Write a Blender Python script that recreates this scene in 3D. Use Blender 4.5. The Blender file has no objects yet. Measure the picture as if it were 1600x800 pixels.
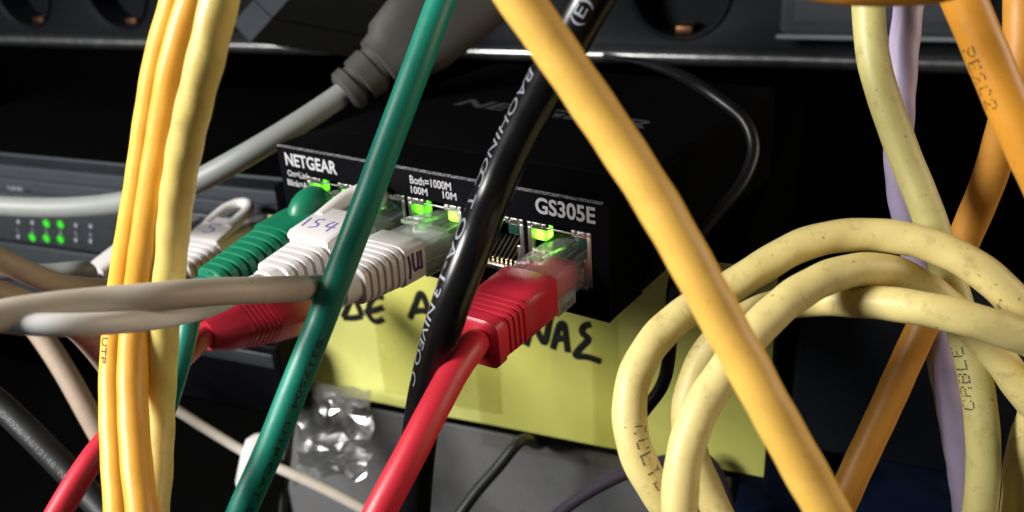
import bpy, bmesh, math, random
from mathutils import Vector, Matrix, noise
random.seed(4)
SC = bpy.context.scene
COL = SC.collection
V = Vector
MM = 0.001          # every length below is in millimetres

# ------------------------------------------------------------------ camera
CR = V((0.82591934, 0.56057637, -0.06009475))
CD = V((0.18947645, -0.37638246, -0.90688197))
CF = V((-0.53099521, 0.73762482, -0.41707758))
CC = V((80.69854532, -145.75937513, 92.99085255))
FPX = 1400.0        # focal length for a frame 1600 wide
cam_d = bpy.data.cameras.new('camera')
cam = bpy.data.objects.new('camera', cam_d)
COL.objects.link(cam)
up, back = -CD, -CF
cam.matrix_world = Matrix(((CR.x, up.x, back.x, CC.x*MM), (CR.y, up.y, back.y, CC.y*MM),
                           (CR.z, up.z, back.z, CC.z*MM), (0, 0, 0, 1)))
cam_d.sensor_width = 36
cam_d.lens = 36*FPX/1600
cam_d.clip_start = 0.005
cam_d.clip_end = 20
cam_d.dof.use_dof = True
cam_d.dof.focus_distance = 0.176
cam_d.dof.aperture_fstop = 18
SC.camera = cam

# ------------------------------------------------------------------ light
SC.view_settings.view_transform = 'Standard'
SC.view_settings.look = 'None'
SC.view_settings.exposure = 0
SC.view_settings.gamma = 1
w = bpy.data.worlds.new('World')
SC.world = w
w.use_nodes = True
w.node_tree.nodes['Background'].inputs[0].default_value = (0.85, 0.92, 1, 1)
w.node_tree.nodes['Background'].inputs[1].default_value = 0.035

def area(name, pos, target, size, power, color):
    d = bpy.data.lights.new(name, 'AREA')
    d.shape = 'DISK'
    d.size = size*MM
    d.energy = power
    d.color = color
    o = bpy.data.objects.new(name, d)
    COL.objects.link(o)
    o.location = pos*MM
    o.rotation_euler = (target-pos).to_track_quat('-Z', 'Y').to_euler()
    return o
def cpos(r, u_, f_):
    return CC + CR*r + up*u_ + CF*f_
area('key_lamp', cpos(-490, 125, -60), cpos(-30, -10, 180), 210, 6.6, (1.0, .98, .94))
area('warm_lamp', cpos(520, 170, 20), cpos(80, -10, 180), 300, 1.5, (1.0, .84, .62))

# ------------------------------------------------------------------ frames of reference
RU = V((0.97796766, 0.20875647, 0))       # along the rack front
RN = V((-0.20875647, 0.97796766, 0))      # into the rack
UP = V((0, 0, 1))
def P(px, py, d):                          # a measured sight line and distance, turned into a point of the room
    return CC + (CR*((px-800)/FPX) + CD*((py-400)/FPX) + CF)*d
def pix(p):
    q = p-CC
    z = q.dot(CF)
    return 800+FPX*q.dot(CR)/z, 400+FPX*q.dot(CD)/z
def RK(u, n, z):
    return RU*u + RN*n + UP*z
def onN(px, py, n):
    d = CR*((px-800)/FPX) + CD*((py-400)/FPX) + CF
    return CC + d*((n-CC.dot(RN))/d.dot(RN))

# ------------------------------------------------------------------ materials
def new_mat(name):
    m = bpy.data.materials.new(name)
    m.use_nodes = True
    nt = m.node_tree
    b = nt.nodes['Principled BSDF']
    return m, nt, b
def nd(nt, t, **k):
    n = nt.nodes.new(t)
    for a, v in k.items():
        if hasattr(n, a): setattr(n, a, v)
        else: n.inputs[a].default_value = v
    return n
def c4(c): return (c[0], c[1], c[2], 1)
def plastic(name, col, rough=.45, vary=.10, grime=0, grime_col=(.08, .05, .02), scale=260, bump=.0, spec=.5, sss=0, metal=0, bscale=1400, coat=0):
    m, nt, b = new_mat(name)
    tc = nd(nt, 'ShaderNodeTexCoord')
    n1 = nd(nt, 'ShaderNodeTexNoise', Scale=scale, Detail=4.0)
    nt.links.new(tc.outputs['Object'], n1.inputs['Vector'])
    mx = nd(nt, 'ShaderNodeMix', data_type='RGBA')
    mx.inputs[6].default_value = c4([x*(1-vary) for x in col])
    mx.inputs[7].default_value = c4([min(1, x*(1+vary)) for x in col])
    nt.links.new(n1.outputs['Fac'], mx.inputs[0])
    out = mx.outputs[2]
    if grime:
        n2 = nd(nt, 'ShaderNodeTexNoise', Scale=330.0, Detail=6.0, Roughness=.7)
        nt.links.new(tc.outputs['Object'], n2.inputs['Vector'])
        r = nd(nt, 'ShaderNodeValToRGB')
        r.color_ramp.elements[0].position = .54
        r.color_ramp.elements[1].position = .76
        r.color_ramp.elements[0].color = (0, 0, 0, 1)
        r.color_ramp.elements[1].color = (grime*.55, grime*.55, grime*.55, 1)
        nt.links.new(n2.outputs['Fac'], r.inputs[0])
        n3 = nd(nt, 'ShaderNodeTexNoise', Scale=900.0, Detail=3.0)
        nt.links.new(tc.outputs['Object'], n3.inputs['Vector'])
        r3 = nd(nt, 'ShaderNodeValToRGB')
        r3.color_ramp.elements[0].position = .69
        r3.color_ramp.elements[1].position = .75
        r3.color_ramp.elements[0].color = (0, 0, 0, 1)
        r3.color_ramp.elements[1].color = (grime, grime, grime, 1)
        nt.links.new(n3.outputs['Fac'], r3.inputs[0])
        mxm = nd(nt, 'ShaderNodeMath', operation='MAXIMUM')
        nt.links.new(r.outputs[0], mxm.inputs[0])
        nt.links.new(r3.outputs[0], mxm.inputs[1])
        m2 = nd(nt, 'ShaderNodeMix', data_type='RGBA')
        nt.links.new(mxm.outputs[0], m2.inputs[0])
        nt.links.new(out, m2.inputs[6])
        m2.inputs[7].default_value = c4(grime_col)
        out = m2.outputs[2]
    nt.links.new(out, b.inputs['Base Color'])
    mr = nd(nt, 'ShaderNodeMapRange')
    mr.inputs[3].default_value = max(.02, rough-.08)
    mr.inputs[4].default_value = min(1, rough+.10)
    nt.links.new(n1.outputs['Fac'], mr.inputs[0])
    nt.links.new(mr.outputs[0], b.inputs['Roughness'])
    b.inputs['Specular IOR Level'].default_value = spec
    b.inputs['Metallic'].default_value = metal
    b.inputs['Coat Weight'].default_value = coat
    if sss:
        b.inputs['Subsurface Weight'].default_value = sss
        b.inputs['Subsurface Radius'].default_value = (1, .6, .3)
        b.inputs['Subsurface Scale'].default_value = .0012
    if bump:
        nb = nd(nt, 'ShaderNodeTexNoise', Scale=bscale, Detail=3.0)
        nt.links.new(tc.outputs['Object'], nb.inputs['Vector'])
        bp = nd(nt, 'ShaderNodeBump', Strength=bump)
        bp.inputs['Distance'].default_value = .0003
        nt.links.new(nb.outputs['Fac'], bp.inputs['Height'])
        nt.links.new(bp.outputs[0], b.inputs['Normal'])
    return m
def glow(name, col, s, core=.0009, edge=.0022):
    m, nt, b = new_mat(name)          # a lens that is brightest round its die
    b.inputs['Base Color'].default_value = c4([x*.3 for x in col])
    b.inputs['Emission Color'].default_value = c4(col)
    tc = nd(nt, 'ShaderNodeTexCoord')
    ln = nd(nt, 'ShaderNodeVectorMath', operation='LENGTH')
    nt.links.new(tc.outputs['Object'], ln.inputs[0])
    mr = nd(nt, 'ShaderNodeMapRange')
    mr.inputs[1].default_value = core
    mr.inputs[2].default_value = edge
    mr.inputs[3].default_value = s
    mr.inputs[4].default_value = s*.12
    nt.links.new(ln.outputs['Value'], mr.inputs[0])
    nt.links.new(mr.outputs[0], b.inputs['Emission Strength'])
    return m
def clear(name, col=(1, 1, 1), rough=.08, ior=1.4, mixt=.55, diffuse_share=.12):
    m, nt, b = new_mat(name)
    b.inputs['Base Color'].default_value = c4(col)
    b.inputs['Roughness'].default_value = rough
    b.inputs['IOR'].default_value = ior
    b.inputs['Transmission Weight'].default_value = 1
    tr = nd(nt, 'ShaderNodeBsdfTransparent')
    tr.inputs[0].default_value = c4([.9*x for x in col])
    mx = nd(nt, 'ShaderNodeMixShader')
    mx.inputs[0].default_value = mixt
    nt.links.new(b.outputs[0], mx.inputs[1])
    nt.links.new(tr.outputs[0], mx.inputs[2])
    df = nd(nt, 'ShaderNodeBsdfDiffuse')          # diffuse share standing in for light caught in the clear plastic
    df.inputs[0].default_value = c4([.85*x for x in col])
    m2 = nd(nt, 'ShaderNodeMixShader')
    m2.inputs[0].default_value = diffuse_share
    nt.links.new(mx.outputs[0], m2.inputs[1])
    nt.links.new(df.outputs[0], m2.inputs[2])
    nt.links.new(m2.outputs[0], nt.nodes['Material Output'].inputs[0])
    return m
def film(name, gloss, rough, wr=0, tint=(.93, .93, .93)):
    m, nt, b = new_mat(name)
    g = nd(nt, 'ShaderNodeBsdfGlossy')
    g.inputs[0].default_value = (1, 1, 1, 1)
    g.inputs['Roughness'].default_value = rough
    tr = nd(nt, 'ShaderNodeBsdfTransparent')
    tr.inputs[0].default_value = c4(tint)
    mx = nd(nt, 'ShaderNodeMixShader')
    mx.inputs[0].default_value = gloss
    nt.links.new(tr.outputs[0], mx.inputs[1])
    nt.links.new(g.outputs[0], mx.inputs[2])
    nt.links.new(mx.outputs[0], nt.nodes['Material Output'].inputs[0])
    if wr:
        tc = nd(nt, 'ShaderNodeTexCoord')
        nb = nd(nt, 'ShaderNodeTexNoise', Scale=160.0, Detail=2.0)
        nt.links.new(tc.outputs['Object'], nb.inputs['Vector'])
        bp = nd(nt, 'ShaderNodeBump', Strength=wr)
        bp.inputs['Distance'].default_value = .003
        nt.links.new(nb.outputs['Fac'], bp.inputs['Height'])
        nt.links.new(bp.outputs[0], g.inputs['Normal'])
    return m

M = {
 'orange': plastic('orange_pvc', (.88, .52, .10), .44, .06, .35, (.25, .09, .01), sss=.15, bump=.05),
 'orange_deep': plastic('deep_orange_pvc', (.78, .34, .035), .40, .08, .3, (.25, .09, .01), sss=.15, bump=.05),
 'amber': plastic('amber_pvc', (.82, .46, .06), .42, .07, .25, (.3, .12, .01), sss=.15, bump=.08),
 'yellow': plastic('pale_yellow_pvc', (.72, .60, .24), .46, .10, .9, (.22, .14, .04), sss=.15, bump=.08),
 'yellow_drop': plastic('shaded_yellow_pvc', (.56, .50, .19), .46, .10, .9, (.20, .14, .04), sss=.15, bump=.08),  # drop cable: the weaker light on it is put into a darker yellow
 'orange_brown': plastic('brown_orange_pvc', (.60, .27, .04), .45, .08, .3, (.25, .09, .01), sss=.1, bump=.05),
 'orange_mid': plastic('mid_orange_pvc', (.80, .40, .05), .42, .07, .3, (.3, .12, .01), sss=.15, bump=.08),
 'yellow_left': plastic('yellow_pvc', (.72, .57, .17), .42, .08, .6, (.22, .14, .03), sss=.15, bump=.08),
 'green': plastic('green_pvc', (.004, .22, .15), .42, .08, .15, (.0, .05, .03), bump=.08),
 'green_boot': plastic('green_boot', (.006, .17, .085), .40, .08, bump=.06),
 'red': plastic('red_pvc', (.62, .022, .045), .42, .06, bump=.05),
 'red_boot': plastic('red_boot', (.68, .03, .06), .36, .06, bump=.06),
 'red_core': plastic('red_core', (.70, .07, .10), .4, .08),
 'beige': plastic('beige_pvc', (.57, .52, .45), .48, .06, .35, (.2, .14, .09), bump=.05),
 'brown': plastic('brownish_pvc', (.42, .32, .24), .5, .08, .3, (.2, .14, .09)),
 'white': plastic('white_pvc', (.62, .60, .60), .42, .05, .2, (.3, .25, .2), bump=.05),
 'white_bright': plastic('bright_white_pvc', (.84, .83, .83), .4, .04, .15, (.4, .35, .3)),
 'white_boot': plastic('white_boot', (.66, .63, .62), .42, .05, .25, (.3, .22, .16), bump=.05),
 'grey_cable': plastic('grey_pvc', (.22, .235, .225), .5, .07, .3, (.15, .15, .13)),
 'grey_plug': plastic('grey_plug', (.040, .039, .034), .7, .08, bump=.1),  # plug grey lowered: the shadow it stands in is put into the colour
 'lilac': plastic('lilac_pvc', (.42, .35, .52), .5, .10, .2, (.2, .15, .25), bump=.1),
 'black_cable': plastic('black_gloss_pvc', (.005, .005, .006), .26, .2, spec=.42, bump=.04, bscale=600),
 'black_wire': plastic('black_wire_pvc', (.004, .004, .005), .38, .2, spec=.3),
 'black_soft': plastic('black_soft_pvc', (.007, .009, .010), .5, .2, bump=.1),
 'black_case': plastic('black_case', (.0025, .0025, .003), .55, .15, bump=.12, bscale=2500, spec=.015),
 'black_front': plastic('black_front', (.003, .003, .0045), .45, .15, bump=.06, bscale=2500, spec=.06),
 'black_matte': plastic('black_matte', (.002, .002, .002), .8, .2, spec=.0),
 'navy_case': plastic('navy_case', (.010, .014, .021), .5, .15, spec=.4, bump=.1),
 'strip': plastic('strip_black', (.0055, .0065, .0085), .5, .2, bump=.25, bscale=1500, spec=.08),
 'adaptor': plastic('adaptor_plastic', (.03, .035, .041), .55, .15, bump=.1, spec=.3),
 'slate': plastic('slate_case', (.034, .039, .047), .5, .12, bump=.1, spec=.2),
 'slate_low': plastic('dark_slate_case', (.028, .032, .037), .4, .12, bump=.1),
 'grey_box': plastic('grey_box', (.15, .15, .155), .45, .12, .3, (.07, .07, .07), bump=.1),
 'wire_orange': plastic('orange_wire', (.28, .14, .08)), 'wire_green': plastic('green_wire', (.08, .16, .09)), 'wire_pale': plastic('pale_wire', (.24, .23, .21)),
 'wire_blue': plastic('blue_wire', (.07, .09, .16)), 'wire_brown': plastic('brown_wire', (.12, .08, .06)), 'core_grey': plastic('core_grey', (.48, .50, .46), .4),
 'steel': plastic('steel', (.72, .70, .68), .30, .08, metal=1),
 'rail': plastic('rail_metal', (.62, .63, .64), .32, .08, metal=1),
 'copper': plastic('copper_contact', (.22, .11, .06), .4, .1, metal=1),
 'gold': plastic('gold_pin', (.95, .80, .55), .22, .1, metal=1),
 'print_white': plastic('white_print', (.46, .46, .48), .5, .14),
 'print_grey': plastic('grey_print', (.035, .035, .037), .5, .15),
 'print_faint': plastic('faint_print', (.12, .13, .14), .6, .2),
 'print_dim': plastic('dim_print', (.26, .28, .33), .5, .2),
 'print_black': plastic('black_print', (.03, .018, .012), .6, .2),
 'print_green': plastic('dark_green_print', (.0, .035, .025), .6, .2),
 'marker': plastic('black_marker', (.006, .006, .006), .6, .1),
 'purple_ink': plastic('purple_ink', (.16, .10, .42), .6, .2),
 'dark_ink': plastic('dark_purple_ink', (.07, .03, .13), .6, .2),
 'blue_cloth': plastic('blue_cloth', (.002, .008, .032), .85, .3, bump=.4, bscale=900, spec=.1),
 'floor': plastic('dark_floor', (.004, .004, .004), .9, .2, spec=.1),
 'led_on': glow('led_green', (.14, 1.0, .02), 5),
 'led_hot': glow('led_bright_green', (.28, 1.0, .05), 9),
 'led_far': glow('led_soft_green', (.05, .8, .03), .8, .0006, .0018),
 'led_off': plastic('led_dark', (.01, .05, .03), .25, .1),
 'clear': clear('clear_plug_plastic', (1, 1, 1), .03, 1.48, .35),
 'cover_rim': plastic('cover_rim', (.15, .16, .18), .4, .1),
 'smoke': clear('smoked_cover', (.62, .66, .72), .2, 1.3, .5, .07),
 'tape': film('clear_tape_film', .13, .22, .3, (.97, .96, .88)),
 'crinkle': film('crinkled_tape_film', .5, .26, .12),
}
def edge_mat():                       # front bevel: its light glint painted as pale speckles
    m, nt, b = new_mat('glint_bevel')
    tc = nd(nt, 'ShaderNodeTexCoord')
    n1 = nd(nt, 'ShaderNodeTexNoise', Scale=2200.0, Detail=4.0, Roughness=.7)
    nt.links.new(tc.outputs['Object'], n1.inputs['Vector'])
    r = nd(nt, 'ShaderNodeValToRGB')
    r.color_ramp.elements[0].position = .40
    r.color_ramp.elements[1].position = .62
    r.color_ramp.elements[0].color = (.02, .02, .025, 1)
    r.color_ramp.elements[1].color = (.24, .24, .25, 1)
    nt.links.new(n1.outputs['Fac'], r.inputs[0])
    nt.links.new(r.outputs[0], b.inputs['Base Color'])
    b.inputs['Roughness'].default_value = .4
    b.inputs['Metallic'].default_value = .3
    return m
M['bevel'] = edge_mat()
def paper_mat():
    m, nt, b = new_mat('yellow_paper')
    tc = nd(nt, 'ShaderNodeTexCoord')
    n1 = nd(nt, 'ShaderNodeTexNoise', Scale=45.0, Detail=5.0)
    nt.links.new(tc.outputs['Object'], n1.inputs['Vector'])
    mx = nd(nt, 'ShaderNodeMix', data_type='RGBA')
    mx.inputs[6].default_value = (.76, .77, .17, 1)
    mx.inputs[7].default_value = (.88, .89, .32, 1)
    nt.links.new(n1.outputs['Fac'], mx.inputs[0])
    nt.links.new(mx.outputs[2], b.inputs['Base Color'])
    b.inputs['Roughness'].default_value = .55
    n2 = nd(nt, 'ShaderNodeTexNoise', Scale=25.0, Detail=3.0)
    nt.links.new(tc.outputs['Object'], n2.inputs['Vector'])
    bp = nd(nt, 'ShaderNodeBump', Strength=.5)
    bp.inputs['Distance'].default_value = .003
    nt.links.new(n2.outputs['Fac'], bp.inputs['Height'])
    nt.links.new(bp.outputs[0], b.inputs['Normal'])
    return m
M['paper'] = paper_mat()

# ------------------------------------------------------------------ object helpers
ORG = {}
def thing(name, label, cat, base, group=None, kind=None):
    o = bpy.data.objects.new(name, None)
    o.empty_display_size = .01
    COL.objects.link(o)
    o.location = base*MM
    ORG[o] = base.copy()
    tag(o, label, cat, group, kind)
    return o
def tag(o, label, cat, group=None, kind=None):
    if label: o['label'] = label
    if cat: o['category'] = cat
    if group: o['group'] = group
    if kind: o['kind'] = kind
    return o
def obj(name, verts, faces, mat, parent=None, smooth=True, sharp=35):
    org = sum(verts, V((0, 0, 0)))/len(verts)
    me = bpy.data.meshes.new(name)
    me.from_pydata([(v-org)*MM for v in verts], [], faces)
    bm = bmesh.new()
    bm.from_mesh(me)
    bmesh.ops.recalc_face_normals(bm, faces=bm.faces)
    if smooth:
        for f in bm.faces: f.smooth = True
        for e in bm.edges:
            if len(e.link_faces) == 2 and e.calc_face_angle(0) > math.radians(sharp): e.smooth = False
    bm.to_mesh(me)
    bm.free()
    me.materials.append(M[mat] if isinstance(mat, str) else mat)
    o = bpy.data.objects.new(name, me)
    COL.objects.link(o)
    if parent:
        o.parent = parent
        o.location = (org-ORG[parent])*MM
    else:
        o.location = org*MM
    ORG[o] = org
    return o
class MB:
    def __init__(self): self.v = []; self.f = []
    def add(self, vs, fs):
        k = len(self.v)
        self.v += vs
        self.f += [tuple(i+k for i in f) for f in fs]
        return self
    def box(self, o, a, b, c, bev=0):          # corner o and three edge vectors
        if bev <= 0:
            vs = [o, o+a, o+a+b, o+b, o+c, o+a+c, o+a+b+c, o+b+c]
            return self.add(vs, [(0, 3, 2, 1), (4, 5, 6, 7), (0, 1, 5, 4), (1, 2, 6, 5), (2, 3, 7, 6), (3, 0, 4, 7)])
        bm = bmesh.new()
        la, lb, lc = a.length, b.length, c.length
        r = bmesh.ops.create_cube(bm, size=1)
        for v in bm.verts: v.co = V(((v.co.x+.5)*la, (v.co.y+.5)*lb, (v.co.z+.5)*lc))
        bmesh.ops.bevel(bm, geom=list(bm.edges), offset=bev, segments=3, profile=.5, affect='EDGES')
        ua, ub, uc = a.normalized(), b.normalized(), c.normalized()
        bm.verts.index_update()
        vs = [o+ua*v.co.x+ub*v.co.y+uc*v.co.z for v in bm.verts]
        fs = [tuple(v.index for v in f.verts) for f in bm.faces]
        bm.free()
        return self.add(vs, fs)
    def hexa(self, q):                          # eight corners
        return self.add(list(q), [(0, 3, 2, 1), (4, 5, 6, 7), (0, 1, 5, 4), (1, 2, 6, 5), (2, 3, 7, 6), (3, 0, 4, 7)])
    def obj(self, name, mat, parent=None, **k): return obj(name, self.v, self.f, mat, parent, **k)
def rbox(name, mat, parent, u0, u1, n0, n1, z0, z1, bev=0):
    return MB().box(RK(u0, n0, z0), RU*(u1-u0), RN*(n1-n0), UP*(z1-z0), bev).obj(name, mat, parent)

# ---- tubes
def spline(pts, step=.8):
    P_ = [V(p) for p in pts]
    P_ = [P_[0]*2-P_[1]] + P_ + [P_[-1]*2-P_[-2]]
    out = []
    for i in range(1, len(P_)-2):
        p0, p1, p2, p3 = P_[i-1:i+3]
        t0 = 0
        t1 = t0+max(1e-6, (p1-p0).length)**.5
        t2 = t1+max(1e-6, (p2-p1).length)**.5
        t3 = t2+max(1e-6, (p3-p2).length)**.5
        n = max(2, int((p2-p1).length/step))
        for k in range(n):
            t = t1+(t2-t1)*k/n
            a1 = p0*((t1-t)/(t1-t0))+p1*((t-t0)/(t1-t0))
            a2 = p1*((t2-t)/(t2-t1))+p2*((t-t1)/(t2-t1))
            a3 = p2*((t3-t)/(t3-t2))+p3*((t-t2)/(t3-t2))
            b1 = a1*((t2-t)/(t2-t0))+a2*((t-t0)/(t2-t0))
            b2 = a2*((t3-t)/(t3-t1))+a3*((t-t1)/(t3-t1))
            out.append(b1*((t2-t)/(t2-t1))+b2*((t-t1)/(t2-t1)))
    out.append(P_[-2])
    # even out the bends
    for _ in range(6):
        out = [out[0]]+[(out[i-1]+out[i]*2+out[i+1])/4 for i in range(1, len(out)-1)]+[out[-1]]
    return out
class Tube:
    def __init__(self, pts, D, lump=0.0, step=.8, seed=0, flat=1.0):
        self.c = spline(pts, step)
        n = len(self.c)
        self.r = D/2
        self.T = [(self.c[min(i+1, n-1)]-self.c[max(i-1, 0)]).normalized() for i in range(n)]
        N = self.T[0].orthogonal().normalized()
        self.N = []
        self.B = []
        self.s = [0]
        for i in range(n):
            N = (N-self.T[i]*N.dot(self.T[i])).normalized()
            self.N.append(N.copy())
            self.B.append(self.T[i].cross(N))
            if i: self.s.append(self.s[-1]+(self.c[i]-self.c[i-1]).length)
        self.lump = lump
        self.seed = seed
    def rad(self, s, th):
        if not self.lump: return self.r
        tw = th+s*2*math.pi/16+self.seed
        return self.r*(1+self.lump*(.5*math.sin(2*tw)+.9*noise.noise(V((s*.11, self.seed*7.3, math.cos(th)*.5)))))
    def mesh(self, sides=36):
        vs = []
        fs = []
        n = len(self.c)
        for i in range(n):
            for k in range(sides):
                th = 2*math.pi*k/sides
                vs.append(self.c[i]+(self.N[i]*math.cos(th)+self.B[i]*math.sin(th))*self.rad(self.s[i], th))
        for i in range(n-1):
            for k in range(sides):
                a, b = i*sides+k, i*sides+(k+1) % sides
                fs.append((a, b, b+sides, a+sides))
        fs.append(tuple(range(sides)))
        fs.append(tuple(range((n-1)*sides, n*sides)))
        return vs, fs
    def near(self, px, py):
        return min(range(len(self.c)), key=lambda i: (pix(self.c[i])[0]-px)**2+(pix(self.c[i])[1]-py)**2)
    def camth(self, i):
        d = CC-self.c[i]
        return math.atan2(d.dot(self.B[i]), d.dot(self.N[i]))
    def at(self, s, th, h):
        n = len(self.c)
        i = 0
        lo, hi = 0, n-1
        while hi-lo > 1:
            m = (lo+hi)//2
            if self.s[m] <= s: lo = m
            else: hi = m
        i = lo
        t = (s-self.s[i])/max(1e-9, self.s[i+1]-self.s[i])
        c = self.c[i].lerp(self.c[i+1], t)
        N = self.N[i].lerp(self.N[i+1], t)
        B = self.B[i].lerp(self.B[i+1], t)
        return c+(N*math.cos(th)+B*math.sin(th))*(self.rad(s, th)+h)
def cable(name, label, pts, D, mat, lump=0, group=None, seed=0, cat='cable', parent=None):
    t = Tube(pts, D, lump, seed=seed)
    v, f = t.mesh()
    o = obj(name, v, f, mat, parent)
    if not parent: tag(o, label, cat, group)
    t.o = o
    return t

# ---- lettering
def text_mesh(body, size, bold=0, space=1.0):
    cu = bpy.data.curves.new('t', 'FONT')
    cu.body = body
    cu.size = size
    cu.offset = bold
    cu.space_character = space
    cu.resolution_u = 4
    to = bpy.data.objects.new('t', cu)
    COL.objects.link(to)
    dg = bpy.context.evaluated_depsgraph_get()
    me = bpy.data.meshes.new_from_object(to.evaluated_get(dg))
    vs = [v.co.copy() for v in me.vertices]
    fs = [tuple(p.vertices) for p in me.polygons]
    bpy.data.objects.remove(to)
    bpy.data.curves.remove(cu)
    bpy.data.meshes.remove(me)
    return vs, fs
def flat_text(body, o, xd, yd, size, mat, parent, bold=0, name='lettering', h=.06, space=1.0, width=None, center=False, shear=0):
    vs, fs = text_mesh(body, size, bold, space)
    x0, x1 = min(v.x for v in vs), max(v.x for v in vs)
    k = width/(x1-x0) if width else 1
    nrm = xd.cross(yd)
    off = -(x0+x1)/2 if center else -x0
    return obj(name, [o+xd*((v.x+off)*k+shear*v.y)+yd*v.y+nrm*h for v in vs], fs, mat, parent, smooth=False)
def tube_text(t, body, px, py, size, mat, along=1, ang=0, bold=0, name='print', width=None, space=1.0):
    vs, fs = text_mesh(body, size, bold, space)
    bm = bmesh.new()
    bv = [bm.verts.new(v) for v in vs]
    for f in fs:
        try: bm.faces.new([bv[i] for i in f])
        except ValueError: pass
    bmesh.ops.triangulate(bm, faces=bm.faces)
    for _ in range(3):
        es = [e for e in bm.edges if e.calc_length() > .45]
        if es: bmesh.ops.subdivide_edges(bm, edges=es, cuts=1)
        bmesh.ops.triangulate(bm, faces=bm.faces)
    bm.verts.index_update()
    vs = [v.co.copy() for v in bm.verts]
    fs = [tuple(v.index for v in f.verts) for f in bm.faces]
    bm.free()
    x0, x1 = min(v.x for v in vs), max(v.x for v in vs)
    k = width/(x1-x0) if width else 1
    i = t.near(px, py)
    s0 = t.s[i]
    th0 = t.camth(i)+math.radians(ang)
    out = [t.at(s0+along*(v.x-x0)*k, th0-along*(v.y-size*.36)/t.r, .07) for v in vs]
    return obj(name, out, fs, mat, t.o, smooth=False)
DOT = {'C': '01110 10001 10000 10000 10000 10001 01110', 'A': '01110 10001 10001 11111 10001 10001 10001',
 'B': '11110 10001 10001 11110 10001 10001 11110', 'L': '10000 10000 10000 10000 10000 10000 11111',
 'E': '11111 10000 10000 11110 10000 10000 11111', 'U': '10001 10001 10001 10001 10001 10001 01110',
 'T': '11111 00100 00100 00100 00100 00100 00100', 'P': '11110 10001 10001 11110 10000 10000 10000',
 '2': '01110 10001 00001 00110 01000 10000 11111', '4': '00010 00110 01010 10010 11111 00010 00010',
 '5': '11111 10000 11110 00001 00001 10001 01110', '6': '01110 10000 10000 11110 10001 10001 01110',
 '0': '01110 10001 10011 10101 11001 10001 01110', 'Y': '10001 10001 01010 00100 00100 00100 00100',
 'R': '11110 10001 10001 11110 10100 10010 10001', 'I': '01110 00100 00100 00100 00100 00100 01110',
 'S': '01111 10000 10000 01110 00001 00001 11110', ' ': '0 0 0 0 0 0 0'}
def dot_text(t, body, px, py, size, mat, along=1, ang=0, keep=.9, dot=.34):
    i = t.near(px, py)
    s0 = t.s[i]
    th0 = t.camth(i)+math.radians(ang)
    p = size/7
    mb = MB()
    for ci, ch in enumerate(body):
        for r, row in enumerate(DOT[ch].split()):
            for c, b in enumerate(row):
                if b == '1' and random.random() < keep:
                    x, y = (ci*6.4+c)*p+random.uniform(-.04, .04), (3-r)*p
                    vs = [t.at(s0+along*(x+dot*p*1.3*math.cos(a)), th0-along*(y+dot*p*1.3*math.sin(a))/t.r, .07) for a in [k*math.pi/3 for k in range(6)]]
                    mb.add(vs, [tuple(range(6))])
    return mb.obj('print', mat, t.o, smooth=False)
def strokes(lines, r, name, mat, parent, thin=None):
    """marker strokes: rounded thin tubes flattened onto the surface normal thin"""
    mb = MB()
    for ln in lines:
        t = Tube(ln, 2*r, step=max(.25, r*.5))
        v, f = t.mesh(10)
        n = len(t.c)
        if thin:
            for i in range(n):
                for k in range(10):
                    q = v[i*10+k]-t.c[i]
                    v[i*10+k] = t.c[i]+q-thin*(q.dot(thin)*.85)
        mb.add(v, f)
    return mb.obj(name, mat, parent)

# ---- plugs
AX, UPD, XD = V((0, -1, 0)), V((0, 0, 1)), V((1, 0, 0))
class Frame:                               # o = centre of the port mouth, a = out of the port, x = across, z = up
    def __init__(s, o, a=AX, x=XD, z=UPD): s.o, s.a, s.x, s.z = o, a, x, z
    def p(s, d, x, z): return s.o+s.a*d+s.x*x+s.z*z
def loft(fr, secs, name, mat, parent, n=32, power=5.0):
    """secs: (distance, half width, half height, z centre[, x centre])"""
    vs, fs = [], []
    for sc in secs:
        d, hw, hh, zc = sc[:4]
        xc = sc[4] if len(sc) > 4 else 0
        pw_ = sc[5] if len(sc) > 5 else power
        for k in range(n):
            th = 2*math.pi*(k+.5)/n
            c, s_ = math.cos(th), math.sin(th)
            rr = (abs(c)**pw_+abs(s_)**pw_)**(-1/pw_)
            vs.append(fr.p(d, xc+hw*rr*c, zc+hh*rr*s_))
    for i in range(len(secs)-1):
        for k in range(n):
            a, b = i*n+k, i*n+(k+1) % n
            fs.append((a, b, b+n, a+n))
    fs += [tuple(range(n)), tuple(range((len(secs)-1)*n, len(secs)*n))]
    return obj(name, vs, fs, mat, parent, sharp=40)
def ribbed(d0, d1, n, w0, w1, h0, h1, z0, z1, deep=.82, power=3.5):
    out = []
    for i in range(n):
        for (t, k) in ((0, deep), (.25, deep), (.32, 1), (.93, 1), (1, deep)):
            q = (i+t)/n
            out.append((d0+(d1-d0)*q, (w0+(w1-w0)*q)*k, (h0+(h1-h0)*q)*k, z0+(z1-z0)*q, 0, power))
    return out
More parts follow.
